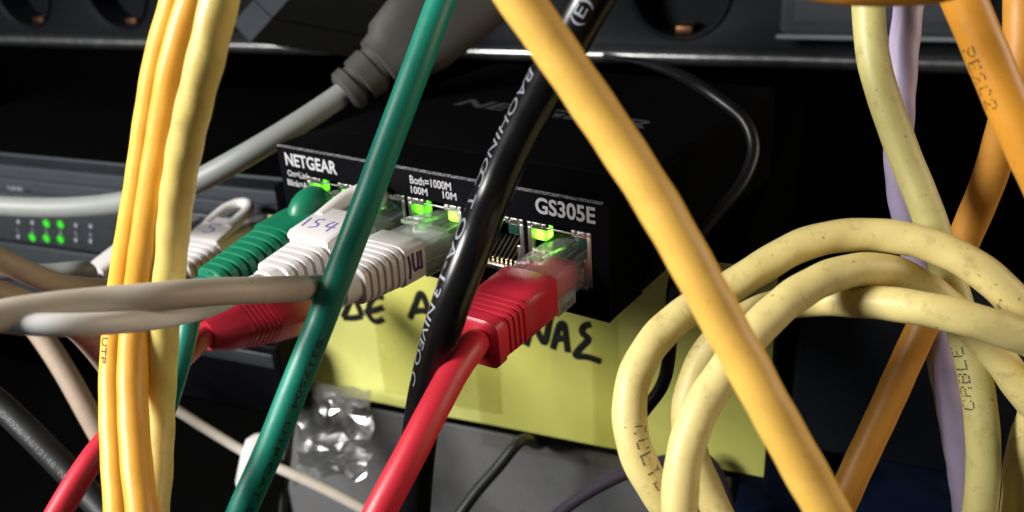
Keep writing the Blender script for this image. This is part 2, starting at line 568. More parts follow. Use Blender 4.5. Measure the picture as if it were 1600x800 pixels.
def plug_body(fr, parent, core=None, reach=12, ext=False):
    p = MB().box(fr.p(-9, -5.85, -3.3), fr.x*11.7, fr.z*6.7, fr.a*(reach+9), .35).obj('plug', 'clear', parent)
    MB().box(fr.p(.8, -4.6, -2.4), fr.x*9.2, fr.z*4.2, fr.a*(reach-1.8), .5).obj('conductor_core', core or 'white', p)
    for j in range(8):
        w_ = Tube([fr.p(3, -3.6+j*1.03, .6), fr.p(-2, -3.6+j*1.03, .4), fr.p(-7, -3.6+j*1.03, .2)], .85)
        v_, f_ = w_.mesh(10)
        obj('wire', v_, f_, ('wire_orange', 'wire_pale', 'wire_green', 'wire_pale', 'wire_blue', 'wire_pale', 'wire_brown', 'wire_pale')[j], p)
        MB().box(fr.p(-8, -3.75+j*1.03, -3.2), fr.x*.35, fr.z*2.6, fr.a*4.5, 0).obj('contact', 'gold', p)
    # spring latch
    q = [(-7, 3.5), (-3, 4.2), (3, 5.2), (8, 6.0), (10, 6.1)]
    vs, fs = [], []
    for (d, z) in q:
        vs += [fr.p(d, -1.9, z), fr.p(d, 1.9, z), fr.p(d, 1.9, z+.8), fr.p(d, -1.9, z+.8)]
    for i in range(len(q)-1):
        for k in range(4):
            fs.append((i*4+k, i*4+(k+1) % 4, i*4+4+(k+1) % 4, i*4+4+k))
    fs += [(0, 1, 2, 3), (16, 17, 18, 19)]
    obj('latch', vs, fs, 'clear', p)
    # side shoulder of the clear shell
    MB().box(fr.p(5, 5.9, -4.6), fr.x*.7, fr.z*3.4, fr.a*7, .2).obj('shoulder', 'clear', p)
    return p

# ================================================================== THE SETTING
rbox('wall', 'black_matte', None, -1500, 900, 420, 440, -600, 900)['kind'] = 'structure'
rbox('floor', 'floor', None, -1500, 900, -700, 420, -420, -400)['kind'] = 'structure'

# ================================================================== POWER STRIP
su0, su1, sn0, sn1, sz0, sz1 = -470, 190, 200, 245, 12.5, 62
bm = bmesh.new()
mb = MB().box(RK(su0, sn0, sz0), RU*(su1-su0), RN*(sn1-sn0), UP*(sz1-sz0))
strip = thing('power_strip', 'long black power strip with a silver rail along the top of the photo', 'power strip', RK(0, 220, 9))
body = mb.obj('housing', 'strip', strip)
sock_c = [(-386, 38), (-320, 38), (-254, 38), (-128, 38), (-30, 38)]
cut = MB()
for (cu_, cz) in sock_c:
    k = 48
    vs = [RK(cu_+20.5*math.cos(2*math.pi*i/k), sn0+dn, cz+20.5*math.sin(2*math.pi*i/k)) for dn in (-3, 17) for i in range(k)]
    cut.add(vs, [(i, (i+1) % k, k+(i+1) % k, k+i) for i in range(k)]+[tuple(range(k)), tuple(range(k, 2*k))])
cutter = cut.obj('cutter', 'strip')
md = body.modifiers.new('b', 'BOOLEAN')
md.object = cutter
md.solver = 'EXACT'
bv = body.modifiers.new('v', 'BEVEL')
bv.width = .0007
bv.segments = 2
bv.limit_method = 'ANGLE'
bpy.context.view_layer.update()
dg = bpy.context.evaluated_depsgraph_get()
nm = bpy.data.meshes.new_from_object(body.evaluated_get(dg))
body.modifiers.clear()
body.data = nm
bpy.data.objects.remove(cutter)
for (cu_, cz) in sock_c:
    k = 48
    vs, fs = [], []
    prof = [(20.3, -1.2), (20.3, 16), (19.2, 16), (19.2, -.4)]
    for (r, dn) in prof:
        vs += [RK(cu_+r*math.cos(2*math.pi*i/k), sn0+dn, cz+r*math.sin(2*math.pi*i/k)) for i in range(k)]
    for j in range(4):
        for i in range(k):
            a, b = j*k+i, j*k+(i+1) % k
            c, d = ((j+1) % 4)*k+(i+1) % k, ((j+1) % 4)*k+i
            fs.append((a, b, c, d))
    s = obj('socket', vs, fs, 'strip', strip)
    for sg in (-1, 1):
        MB().box(RK(cu_+sg*17.5-3, sn0+3, cz-2-sg*2), RU*6, RN*12, UP*3.0, .6).obj('earth_clip', 'copper', s)
    MB().box(RK(cu_-2.5, sn0+4, cz-18.8), RU*7, RN*11, UP*3.2, .6).obj('earth_clip', 'copper', s)
# silver rail
vs, fs = [], []
prof = [(-3.6, 10.8), (-3.9, 11.8), (-3.6, 12.6), (-2.0, 13.6), (0, 14.0), (45, 14.0), (45, 8.0), (0, 8.0), (-2.4, 8.4), (-3.4, 9.4)]
for uu in (su0, su1):
    vs += [RK(uu, sn0+a, b-.2) for a, b in prof]
k = len(prof)
fs = [(i, (i+1) % k, k+(i+1) % k, k+i) for i in range(k)]+[tuple(range(k)), tuple(range(k, 2*k))]
obj('silver_rail', [v if True else v for v in vs], fs, 'rail', strip, sharp=60)
# smoked cover of the switch on the right
MB().box(RK(8.5, sn0-9.6, 20.6), RU*67, RN*2.4, UP*1.6, .5).obj('cover_rim', 'cover_rim', strip)
cov = MB().box(RK(9.5, sn0-9, 21.5), RU*65, RN*9.5, UP*45, 3).obj('switch_cover', 'smoke', strip)
MB().box(RK(14, sn0-3, 26), RU*56, RN*3.2, UP*36, 1.5).obj('switch_button', 'slate', cov)

# black adaptor plugged into the strip
ad = thing('power_adaptor', 'black box shaped power adaptor plugged in the strip', 'adaptor', RK(-215, 200, 20))
A0 = P(391, 66, 322)
eb = P(364, 36, 338)-A0
ea = P(570, 92, 405)-A0
ec = (P(423, 30, 322)-A0)*2.6
MB().hexa([A0, A0+ea, A0+ea+eb, A0+eb, A0+ec, A0+ea+ec, A0+ea+eb+ec, A0+eb+ec]).obj('adaptor_body', 'adaptor', ad)
q = A0+ec*.40-ea.normalized()*.25-eb.normalized()*.25
MB().hexa([q, q+ea, q+ea+eb*1.01, q+eb*1.01, q+ec*.02, q+ea+ec*.02, q+ea+eb*1.01+ec*.02, q+eb*1.01+ec*.02]).obj('adaptor_seam', 'black_soft', ad)

# ================================================================== GREY MAINS PLUG AND ITS LEAD
g0, g1 = P(541, 143, 255), P(812, -78, 266)
ga = (g1-g0).normalized()
gx = (CC-g0).cross(ga).normalized()
gz = ga.cross(gx).normalized()
if gz.dot(CC-g0) < 0: gz = -gz
gf = Frame(g0, ga, gx, gz)
gp = thing('mains_lead', 'thick grey mains lead ending in a grey moulded plug', 'power cord', g0)
loft(gf, [(-1, 5.0, 5.0, 0, 0, 2.2), (0, 6.2, 6.0, 0, 0, 2.2), (2.4, 6.4, 6.2, 0, 0, 2.2), (2.9, 5.4, 5.2, 0, 0, 2.2), (4.6, 5.6, 5.4, 0, 0, 2.4),
          (5.0, 6.6, 6.4, 0, 0, 2.4), (9.6, 7.0, 6.6, 0, 0, 2.6), (10.1, 6.2, 6, 0, 0, 2.6), (12, 6.6, 6.4, 0, 0, 2.6), (12.5, 8.0, 7.2, 0, 0, 3),
          (16, 8.8, 7.6, 0, 0, 3), (18, 10.6, 8.2, 0, 0, 4), (27, 12.6, 8.8, 0, 0, 5), (55, 13.2, 9.2, 0, 0, 5), (58, 12.4, 8.6, 0, 0, 5)], 'moulded_plug', 'grey_plug', gp)
cable('lead', None, [P(558, 130, 255.5), P(541, 143, 255), P(465, 194, 250), P(380, 245, 247), P(300, 287, 250), P(240, 307, 256), P(150, 322, 268), P(60, 325, 276), P(-60, 318, 284)], 6.6, 'grey_cable', parent=gp)

# ================================================================== FIVE-PORT SWITCH
W, H, DP = 96.0, 27.0, 98.0
sw = thing('network_switch', 'small black five port network switch with patch leads plugged in', 'network switch', V((-W/2, DP/2, 0)))
PT, PB = 19.9, 6.5        # port top and bottom
PW, PP, MR = 15.6, 16.72, 3.9
cx = [-(MR+PW/2+PP*k) for k in range(5)]
# case: a bevelled shell without its front
mb = MB()
mb.box(V((-W, 15.2, 0)), XD*W, V((0, DP-15.2, 0)), UPD*H, 1.2)
mb.box(V((-W, .35, .01)), XD*W, V((0, 14.9, 0)), UPD*.9, .3)
mb.box(V((-W, .35, H-.91)), XD*W, V((0, 14.9, 0)), UPD*.9, .3)
mb.box(V((-W+.01, .35, .6)), XD*.9, V((0, 14.9, 0)), UPD*(H-1.2), .3)
mb.box(V((-.91, .35, .6)), XD*.9, V((0, 14.9, 0)), UPD*(H-1.2), .3)
mb.obj('case', 'black_case', sw)
mb = MB()
mb.box(V((-W, 0, PT)), XD*W, V((0, .8, 0)), UPD*(H-PT-.55))
mb.box(V((-W, 0, 0)), XD*W, V((0, .8, 0)), UPD*PB)
xs = [-W]
for c in reversed(cx): xs += [c-PW/2, c+PW/2]
xs += [0]
for i in range(0, len(xs), 2):
    mb.box(V((xs[i], 0, PB)), XD*(xs[i+1]-xs[i]), V((0, .8, 0)), UPD*(PT-PB))
mb.obj('front_panel', 'black_front', sw, smooth=False)
MB().add([V((-W, -.05, H-.42)), V((-1.2, -.05, H-.42)), V((-1.2, .5, H+.03)), V((-W, .5, H+.03)), V((-W, .6, H-.42)), V((-1.2, .6, H-.42))],
         [(0, 1, 2, 3), (0, 4, 5, 1), (3, 2, 5, 4), (0, 3, 4), (1, 5, 2)]).obj('front_bevel', 'bevel', sw, smooth=False)
flat_text('NETGEAR', V((-W+2.6, 0, H-5.0)), XD, UPD, 4.6, 'print_white', sw, .12, width=18.2)
flat_text('On=Link', V((-W+2.6, 0, H-8.0)), XD, UPD, 2.35, 'print_white', sw, .03, width=8.0)
flat_text('Blink=Act', V((-W+2.0, 0, H-10.6)), XD, UPD, 2.35, 'print_white', sw, .03, width=9.0)
flat_text('Both=1000M', V((-51.7, 0, H-3.55)), XD, UPD, 2.75, 'print_white', sw, .035, width=12.0)
flat_text('100M', V((-51.7, 0, H-5.95)), XD, UPD, 2.5, 'print_white', sw, .035, width=4.9)
flat_text('10M', V((-42.3, 0, H-5.7)), XD, UPD, 2.5, 'print_white', sw, .035, width=3.9)
flat_text('GS305E', V((-17.3, 0, H-4.75)), XD, UPD, 4.9, 'print_white', sw, .13, width=14.4)
flat_text('NETGEAR', V((-46, 48.5, H)), XD, V((0, 1, 0)), 9.0, 'print_grey', sw, .25, width=60, center=True, shear=.25, h=.05)
for k, c in enumerate(cx):
    x0, x1 = c-PW/2, c+PW/2
    lit_l, lit_r = [('hot', None), (None, None), ('on', 'hot'), ('on', None), ('on', 'on')][k]
    # metal shield: side plates, sill and the slotted tabs above
    mb = MB()
    mb.box(V((x0, -.25, PB)), XD*1.0, V((0, 1.6, 0)), UPD*(PT-PB-1.2), .1)
    mb.box(V((x1-1.0, -.25, PB)), XD*1.0, V((0, 1.6, 0)), UPD*(PT-PB-1.2), .1)
    mb.box(V((x0, -.25, PB-.02)), XD*PW, V((0, 1.5, 0)), UPD*1.1, .1)
    mb.box(V((x0+1.0, -.1, PB+1.0)), XD*1.0, V((0, 1.4, 0)), UPD*6.0, .1)
    mb.box(V((x1-2.0, -.1, PB+1.0)), XD*1.0, V((0, 1.4, 0)), UPD*6.0, .1)
    mb.box(V((x0, -.2, PT-1.1)), XD*PW, V((0, .5, 0)), UPD*.32, .05)
    for (a, b) in ((0, 1.05), (1.3, 3.4), (3.7, 4.8), (10.9, 12.0), (12.3, 14.3), (14.6, 15.6)):
        mb.box(V((x0+a, -.3, PT-1.0)), XD*(b-a), V((0, 1.2, 0)), UPD*.95, .08)
    for (a, b) in ((0, 4.8), (10.9, 15.6)):
        mb.box(V((x0+a, -.15, PT-1.5)), XD*(b-a), V((0, .9, 0)), UPD*.62, .08)
    prt = MB().box(V((x0+.02, .9, PB+.02)), XD*.5, V((0, 14, 0)), UPD*(PT-PB-.04)) \
        .box(V((x1-.52, .9, PB+.02)), XD*.5, V((0, 14, 0)), UPD*(PT-PB-.04)) \
        .box(V((x0+.55, .9, PB+.02)), XD*(PW-1.1), V((0, 14, 0)), UPD*.5) \
        .box(V((x0+.55, .9, PT-.52)), XD*(PW-1.1), V((0, 14, 0)), UPD*.5) \
        .box(V((x0+.55, 14.0, PB+.55)), XD*(PW-1.1), V((0, .9, 0)), UPD*(PT-PB-1.1)).obj('port', 'black_matte', sw, smooth=False)
    mb.obj('shield', 'steel', prt)
    for (xx, lit) in ((x0+1.1, lit_l), (x1-4.4, lit_r)):
        MB().box(V((xx, .3, PT-4.2)), XD*3.3, V((0, 3.0, 0)), UPD*2.65, .35).obj('led', {'hot': 'led_hot', 'on': 'led_on', None: 'led_off'}[lit], prt)
    if k == 1:
        for j in range(8):
            xx = c-4.6+j*1.22
            mb = MB()
            mb.add([V((xx, 1.6, PB+2.3)), V((xx+.55, 1.6, PB+2.3)), V((xx+.55, 7, PB+5.6)), V((xx, 7, PB+5.6)),
                    V((xx, 1.6, PB+1.9)), V((xx+.55, 1.6, PB+1.9)), V((xx+.55, 7, PB+5.2)), V((xx, 7, PB+5.2))],
                   [(0, 1, 2, 3), (4, 7, 6, 5), (0, 4, 5, 1), (1, 5, 6, 2), (2, 6, 7, 3), (3, 7, 4, 0)])
            mb.box(V((xx, .95, PB+1.2)), XD*.55, V((0, .5, 0)), UPD*1.1, .1)
            mb.obj('contact_pin', 'gold', prt)

# the black case the switch stands on
rbox('equipment_case', 'black_matte', None, -127.5, 21, 57, 185, -80, -.4, 1.0)
tag(bpy.data.objects['equipment_case'], 'matte black case behind the yellow note under the small switch', 'case')

# ================================================================== PATCH LEADS IN THE FIVE PORTS
ZC = PB+4.3
def fr_port(k, dz=0, tilt=0, yaw=0):
    a = V((math.sin(math.radians(yaw)), -1, -math.sin(math.radians(tilt)))).normalized()
    x = a.cross(UPD).normalized()
    if x.x < 0: x = -x
    z = x.cross(a)
    if z.z < 0: z = -z
    return Frame(V((cx[k], 0, ZC+dz)), a, x, z)
# --- red, rightmost port
fr = fr_port(0, 0, 2)
red = thing('patch_cable', 'bright red patch lead plugged in the rightmost port under the model number', 'cable', fr.o, 'patch leads in the small switch')
plug_body(fr, red, 'red_core', 13)
boot = loft(fr, [(11.5, 6.3, 4.4, 0, 0, 9), (12, 6.6, 4.7, 0, 0, 9), (21, 6.5, 4.8, -.1, 0, 8)] +
     ribbed(22, 29.2, 5, 6.5, 5.7, 4.75, 4.5, -.2, -.8, .91, 7) + [(29.2, 5.9, 5.1, -.9, 0, 6), (31.5, 5.9, 5.1, -1.0, 0, 6), (32, 5.3, 4.5, -1.0, 0, 6)], 'boot', 'red_boot', red)
flat_text('1M', fr.p(17.2, -3.2, 4.72), fr.x, -fr.a, 2.6, 'red_boot', boot, .08, name='moulded_mark', h=.12)
cable('jacket', None, [fr.p(27, 0, -1), fr.p(31.5, 0, -1.2), P(742, 536, 164), P(716, 570, 160), P(680, 635, 155), P(640, 712, 151), P(590, 806, 148), P(560, 870, 147)], 5.5, 'red', parent=red)
# --- white lead with the clear plug, middle port
fr = fr_port(2, .6, -3)
wh = thing('patch_cable', 'beige patch lead with a clear plug and purple ink on its white boot', 'cable', fr.o, 'patch leads in the small switch')
plug_body(fr, wh, 'core_grey', 13)
boot = loft(fr, [(12, 6.2, 4.3, 0, 0, 9), (12.5, 6.6, 4.7, 0, 0, 9), (19, 6.6, 4.8, 0, 0, 8)] +
     ribbed(19, 30, 6, 6.7, 5.2, 4.9, 4.2, 0, -.6, .84, 4) + [(30.2, 4.5, 4.0, -.6, 0, 2.2), (34, 4.0, 3.6, -.8, 0, 2.2), (34.5, 3.0, 2.8, -.8, 0, 2)], 'boot', 'white_boot', wh)
S_ = lambda d, z: fr.p(d, 6.68, z)
strokes([[S_(18, 2.6), S_(17.6, 0), S_(17.9, -2.8)], [S_(16.6, 2.8), S_(16.4, -.6), S_(15.9, -1.6), S_(15.1, -1.0), S_(15.0, 2.6)],
         [S_(14.0, 2.6), S_(13.8, -1.6)], [S_(15.0, -1.0), S_(13.9, -1.5)]], .38, 'ink_mark', 'dark_ink', boot, fr.x)
cable('jacket', None, [fr.p(29, 0, -.7), fr.p(34, 0, -.8), P(515, 447, 176), P(480, 450, 165), P(420, 453, 156), P(330, 456, 148), P(250, 463, 142), P(160, 471, 138), P(80, 480, 134), P(0, 493, 130), P(-60, 508, 127)], 4.7, 'beige', parent=wh, seed=3)
# --- white lead with the finger loop, second port
fr = fr_port(3, .3, -1)
lo = thing('patch_cable', 'white patch lead with a finger loop on its boot and numbers in purple ink', 'cable', fr.o, 'patch leads in the small switch')
plug_body(fr, lo, 'core_grey', 11)
boot = loft(fr, [(9, 6.2, 4.3, 0, 0, 9), (9.5, 6.6, 4.7, 0, 0, 9), (12.5, 6.6, 4.9, .2, 0, 9), (13, 6.6, 5.7, 1.0, 0, 9), (22, 6.5, 5.3, .7, 0, 8), (24, 6.4, 5.0, .4, 0, 7)] +
     ribbed(24, 35, 5, 6.6, 5.0, 4.6, 3.9, 0, -.4, .82, 4) + [(35.2, 4.4, 3.6, -.4, 0, 2.4), (37.5, 3.9, 3.4, -.5, 0, 2.2)], 'boot', 'white_boot', lo)
lp = [fr.p(15.5, -4.5, 6.3), fr.p(10, -4.6, 7.7), fr.p(5, -4.2, 8.8), fr.p(2.2, -2.4, 9.3), fr.p(1.5, 0, 9.4), fr.p(2.2, 2.4, 9.3), fr.p(5, 4.2, 8.8), fr.p(10, 4.6, 7.7), fr.p(15.5, 4.5, 6.3)]
t = Tube(lp, 3.7)
v, f = t.mesh(20)
obj('finger_loop', v, f, 'white_boot', boot)
loft(fr, [(12.2, 5.9, .7, 7.1, 0, 7), (12.8, 6.4, 1.0, 7.1, 0, 7), (23.4, 6.6, 1.0, 5.3, 0, 7), (24.4, 6.3, .8, 5.0, 0, 7)], 'label_plate', 'white_boot', boot)
def S_(x, d): return fr.p(d, x*1.25, 8.15-(d-12.8)*.17)
strokes([[S_(-3.6, 21.5), S_(-3.9, 18)], [S_(-.6, 17.6), S_(-2.0, 17.8), S_(-2.0, 19.3), S_(-.9, 19.3), S_(-.6, 20.6), S_(-2.0, 21.4)],
         [S_(1.6, 17.4), S_(1.0, 19.6), S_(3.2, 19.5)], [S_(2.5, 17.6), S_(2.4, 21.4)]], .26, 'ink_mark', 'purple_ink', boot, UPD)
cable('jacket', None, [fr.p(34, 0, -.4), fr.p(37.5, 0, -.6), P(405, 440, 186), P(370, 460, 176), P(330, 479, 160), P(270, 494, 148), P(200, 503, 138), P(130, 507, 133), P(60, 507, 131), P(0, 501, 132), P(-70, 487, 135)], 3.5, 'white_bright', parent=lo)
# --- green lead, leftmost port
fr = fr_port(4, 0, 2)
gr = thing('patch_cable', 'dark green patch lead with a domed ribbed boot in the leftmost port', 'cable', fr.o, 'patch leads in the small switch')
plug_body(fr, gr, 'green_boot', 9)
boot = loft(fr, [(2.2, 6.0, 4.2, 0, 0, 6), (2.8, 6.6, 4.8, .1, 0, 6), (12, 6.7, 5.0, .2, 0, 6), (20, 6.5, 4.9, .2, 0, 5)] +
     ribbed(20, 39, 8, 6.6, 4.4, 4.9, 3.6, .1, -.8, .84, 3.2) + [(39.2, 3.6, 3.2, -.8, 0, 2.2), (40, 3, 2.8, -.8, 0, 2)], 'boot', 'green_boot', gr)
vs, fs = [], []
for i in range(13):
    for k in range(24):
        ph, th = math.pi/2*i/12, 2*math.pi*k/24
        vs.append(fr.p(6.0+5.2*math.cos(ph)*math.cos(th)*(1.5 if math.cos(th) > 0 else 1), 4.8*math.cos(ph)*math.sin(th), 3.6+6.2*math.sin(ph)))
for i in range(12):
    for k in range(24):
        a, b = i*24+k, i*24+(k+1) % 24
        fs.append((a, b, b+24, a+24))
obj('latch_cover', vs, fs, 'green_boot', boot, sharp=60)
cable('jacket', None, [fr.p(37, 0, -.8), fr.p(40, 0, -.9), P(308, 446, 197), P(300, 480, 196), P(290, 530, 194), P(277, 580, 193), P(262, 630, 194), P(240, 700, 196), P(220, 780, 198)], 4.6, 'green', parent=gr)

# ================================================================== LED SWITCH ON THE LEFT AND ITS LEADS
ls = thing('network_switch', 'slate grey network switch with rows of small green lights at the far left', 'network switch', RK(-215, 90, -62))
u0, u1, n0, n1 = -330, -131, 60, 175
mb = MB()
mb.box(RK(u0, n0+9, -62), RU*(u1-u0), RN*(n1-n0-9), UP*59.5, 1.2)
mb.obj('case', 'black_matte', ls)
mb = MB()
for j in range(4):                     # stepped slats of the sloping bezel
    mb.box(RK(u0+.3, n0+1.2+j*2.6, -20), RU*(u1-u0-.6), RN*2.3, UP*(5.0+j*4.1), .5)
mb.obj('bezel', 'slate', ls)
MB().box(RK(u0+.5, n0, -35.4), RU*(u1-u0-1), RN*1.6, UP*20.5, .5).obj('fascia', 'slate_low', ls)
MB().box(RK(u0+.5, n0-.6, -61), RU*(u1-u0-1), RN*2.2, UP*24.6, .5).obj('lower_fascia', 'slate_low', ls)
for i, px in enumerate((30, 52, 74, 96, 120, 143)):
    for j in range(2):
        c = onN(px, 346+i*1.4+j*23, n0-.02)
        lit = (i, j) in ((1, 1), (2, 0), (2, 1), (3, 0), (3, 1))
        vs, fs = [], []
        rr = 1.75 if lit else .8
        for q in range(2):
            for k in range(14):
                a = 2*math.pi*k/14
                vs.append(c+RU*(rr*math.cos(a))+UP*(rr*math.sin(a))-RN*(.5*(q == 1)+.0))
        fs = [(k, (k+1) % 14, 14+(k+1) % 14, 14+k) for k in range(14)]+[tuple(range(14)), tuple(range(14, 28))]
        obj('led', vs, fs, 'led_far' if lit else 'print_dim', ls)
    c = onN(px-3, 357+i*1.4, n0-.02)
    flat_text('1234567'[i], c+UP*(-1.2), RU, UP, 2.2, 'print_dim', ls, .02, h=.2)
flat_text('LINK', onN(14, 296, n0+1.1), RU, UP, 2.2, 'print_dim', ls, .02, h=.12, width=8)
# lead marked 5
NA = -RN
fr = Frame(onN(398, 352, n0), (NA-UP*.04+RU*-.10).normalized(), RU, UP)
fr.x = (RU-fr.a*RU.dot(fr.a)).normalized()
fr.z = fr.x.cross(fr.a)
if fr.z.z < 0: fr.z = -fr.z
l5 = thing('patch_cable', 'white looped patch lead marked 5 in the grey switch behind the green boot', 'cable', fr.o, 'patch leads in the grey switch')
MB().box(fr.p(-6, -5.85, -3.3), fr.x*11.7, fr.z*6.7, fr.a*16, .35).obj('plug', 'clear', l5)
boot = loft(fr, [(5, 6.2, 4.4, 0, 0, 8), (5.5, 6.6, 4.7, 0, 0, 8), (22, 6.5, 4.9, .2, 0, 7)] + ribbed(22, 34, 5, 6.6, 5.2, 4.5, 3.9, 0, -.4, .82, 4) + [(34.2, 4.2, 3.8, -.4, 0, 2.2), (38, 3.9, 3.5, -.5, 0, 2.2)], 'boot', 'white_boot', l5)
lp = [fr.p(15, -4.5, 6.2), fr.p(10, -4.6, 7.4), fr.p(5, -4.1, 8.2), fr.p(2.4, -2.3, 8.6), fr.p(1.7, 0, 8.7), fr.p(2.4, 2.3, 8.6), fr.p(5, 4.1, 8.2), fr.p(10, 4.6, 7.4), fr.p(15, 4.5, 6.2)]
t = Tube(lp, 3.7)
v, f = t.mesh(20)
obj('finger_loop', v, f, 'white_boot', boot)
loft(fr, [(11.5, 5.9, .9, 6.6, 0, 7), (12, 6.4, 1.2, 6.6, 0, 7), (21, 6.5, 1.2, 5.0, 0, 7), (22.4, 6.2, .9, 4.7, 0, 7)], 'label_plate', 'white_boot', boot)
def S5(x, d): return fr.p(d, x*1.2, 7.85-(d-12)*.178)
strokes([[S5(1.6, 15.4), S5(-1.2, 15.6), S5(-1.3, 17.4), S5(.8, 17.4), S5(1.2, 18.8), S5(-.4, 20), S5(-1.8, 19.4)]], .3, 'ink_mark', 'purple_ink', boot, UPD)
cable('jacket', None, [fr.p(33, 0, -.4), fr.p(38, 0, -.5), P(262, 438, 243), P(220, 450, 236), P(160, 452, 226), P(90, 443, 214), P(30, 420, 204), P(-50, 380, 196)], 5.4, 'brown', parent=l5)
# second white lead, half hidden by the left bundle
fr = Frame(onN(296, 352, n0), (NA-UP*.04-RU*.10).normalized(), RU, UP)
fr.x = (RU-fr.a*RU.dot(fr.a)).normalized()
fr.z = fr.x.cross(fr.a)
if fr.z.z < 0: fr.z = -fr.z
l6 = thing('patch_cable', 'white patch lead in the grey switch half hidden behind the yellow bundle', 'cable', fr.o, 'patch leads in the grey switch')
MB().box(fr.p(-6, -5.85, -3.3), fr.x*11.7, fr.z*6.7, fr.a*16, .35).obj('plug', 'clear', l6)
loft(fr, [(8, 6.2, 4.4, 0, 0, 8), (8.5, 6.6, 4.7, 0, 0, 8), (26, 6.0, 4.7, 0, 0, 7), (36, 4.6, 4.2, -.2, 0, 4), (39, 4, 3.8, -.2, 0, 3)], 'boot', 'white_boot', l6)
cable('jacket', None, [fr.p(35, 0, -.2), fr.p(40, 0, -.4), P(128, 420, 250), P(80, 424, 246), P(20, 426, 240), P(-60, 425, 235)], 4.4, 'grey_cable', parent=l6)

# ================================================================== LOW BLACK BOX WITH THE SECOND RED LEAD
lowb = thing('converter_box', 'low dark box behind the green cable with a red lead plugged in', 'network box', RK(-130, 60, -62))
MB().box(RK(-176, 38, -75), RU*54, RN*12, UP*27, 1.0).obj('case', 'black_front', lowb)
MB().box(RK(-174, 37.4, -56), RU*50, RN*1.2, UP*5, .3).obj('front_band', 'slate_low', lowb)
MB().box(RK(-128, 37.0, -47), RU*1.2, RN*1.4, UP*3).obj('indicator', 'print_dim', lowb)
ra = (P(322, 520, 236)-P(480, 474, 262)).normalized()
rx = (RN-ra*RN.dot(ra)).normalized()
fr = Frame(P(482, 478, 262), ra, rx, ra.cross(rx))
if fr.z.z < 0: fr.z = -fr.z
r2 = thing('patch_cable', 'second red patch lead lower left, its ribbed boot below the beige cables', 'cable', fr.o)
MB().box(fr.p(-6, -5.8, -3.3), fr.x*11.6, fr.z*6.6, fr.a*14, .35).obj('plug', 'red_boot', r2)
loft(fr, [(2, 6.2, 4.4, 0, 0, 7), (2.5, 6.6, 4.8, 0, 0, 7), (15, 6.4, 5.0, 0, 0, 6)]+ribbed(15, 24, 6, 6.4, 5.6, 5.0, 4.6, 0, 0, .88, 5)+[(24.2, 5.6, 4.6, 0, 0, 4), (30, 5.2, 4.3, 0, 0, 3), (34, 4, 3.4, 0, 0, 2.4)], 'boot', 'red_boot', r2)
cable('jacket', None, [fr.p(29, 0, 0), fr.p(34, 0, 0), P(300, 545, 226), P(255, 590, 214), P(205, 645, 202), P(165, 690, 195), P(130, 738, 190), P(95, 795, 186), P(60, 860, 182)], 5.4, 'red', parent=r2)

# ================================================================== YELLOW NOTE, ITS TAPE, THE GREY BOX
NP = 55.6
note = thing('paper_note', 'yellow paper note with black handwriting taped under the small switch', 'paper note', RK(-50, NP, -75))
vs, fs = [], []
nx, nz = 40, 16
def npos(uu, zz, off=0):
    k = .55*noise.noise(V((uu*.035, zz*.05, 3)))+.25*math.sin(uu*.11)
    return RK(uu, NP-1.0+k*.8-off, zz)
for q in range(2):
    for i in range(nx+1):
        for j in range(nz+1):
            vs.append(npos(-129+157.2*i/nx, -75.0+65.5*j/nz, .18*(q == 0)))
st = (nx+1)*(nz+1)
for q in range(2):
    for i in range(nx):
        for j in range(nz):
            a = q*st+i*(nz+1)+j
            fs.append((a, a+nz+1, a+nz+2, a+1))
ring = [i*(nz+1) for i in range(nx+1)]+[nx*(nz+1)+j for j in range(1, nz+1)]+[i*(nz+1)+nz for i in range(nx-1, -1, -1)]+[j for j in range(nz-1, 0, -1)]
for a, b in zip(ring, ring[1:]+ring[:1]): fs.append((a, b, b+st, a+st))
obj('sheet', vs, fs, 'paper', note)
def NS(*pp):
    out = []
    for (x, y) in pp:
        q = onN(x, y, NP-1.0)
        uu, zz = q.dot(RU), q.z
        out.append(npos(uu, zz, .25))
    return out
for let in ([((536, 496), (553, 466), (566, 494)), ((536, 496), (552, 497), (566, 494))],
            [((600, 464), (588, 462), (578, 474), (576, 492), (586, 503), (600, 498)), ((570, 488), (584, 485), (600, 480))],
            [((641, 497), (650, 475), (659, 456), (668, 476), (673, 498)), ((646, 486), (660, 484), (672, 486))],
            [((692, 505), (700, 470))],
            [((822, 540), (834, 508), (850, 536), (860, 494))],
            [((864, 545), (876, 506), (880, 504), (888, 550)), ((866, 530), (878, 528), (888, 528))],
            [((924, 506), (913, 508), (909, 520), (922, 528), (910, 540), (899, 556), (916, 556), (940, 564))]):
    strokes([NS(*ln) for ln in let], 1.12, 'handwritten_letter', 'marker', note, RN)
tp = thing('clear_tape', 'wide strips of clear tape over the yellow note, their ends showing below the paper', 'tape', RK(-20, NP-2, -84))
for q, (ua, ub, za, zb, lift) in enumerate(((-95, -52, -70, -11, .55), (-60, -14, -83, -12, .75), (-22, 29.5, -86, -13, .95))):
    vs, fs = [], []
    nx, nz = 24, 30
    for i in range(nx+1):
        for j in range(nz+1):
            uu, zz = ua+(ub-ua)*i/nx, za+(zb-za)*j/nz
            vs.append(npos(uu, zz, lift)-RN*(.22*noise.noise(V((uu*.12, zz*.05, 8+q*3)))+.12*noise.noise(V((uu*.4, zz*.08, 2+q)))))
    for i in range(nx):
        for j in range(nz):
            a = i*(nz+1)+j
            fs.append((a, a+nz+1, a+nz+2, a+1))
    obj('tape_strip', vs, fs, 'tape', tp)

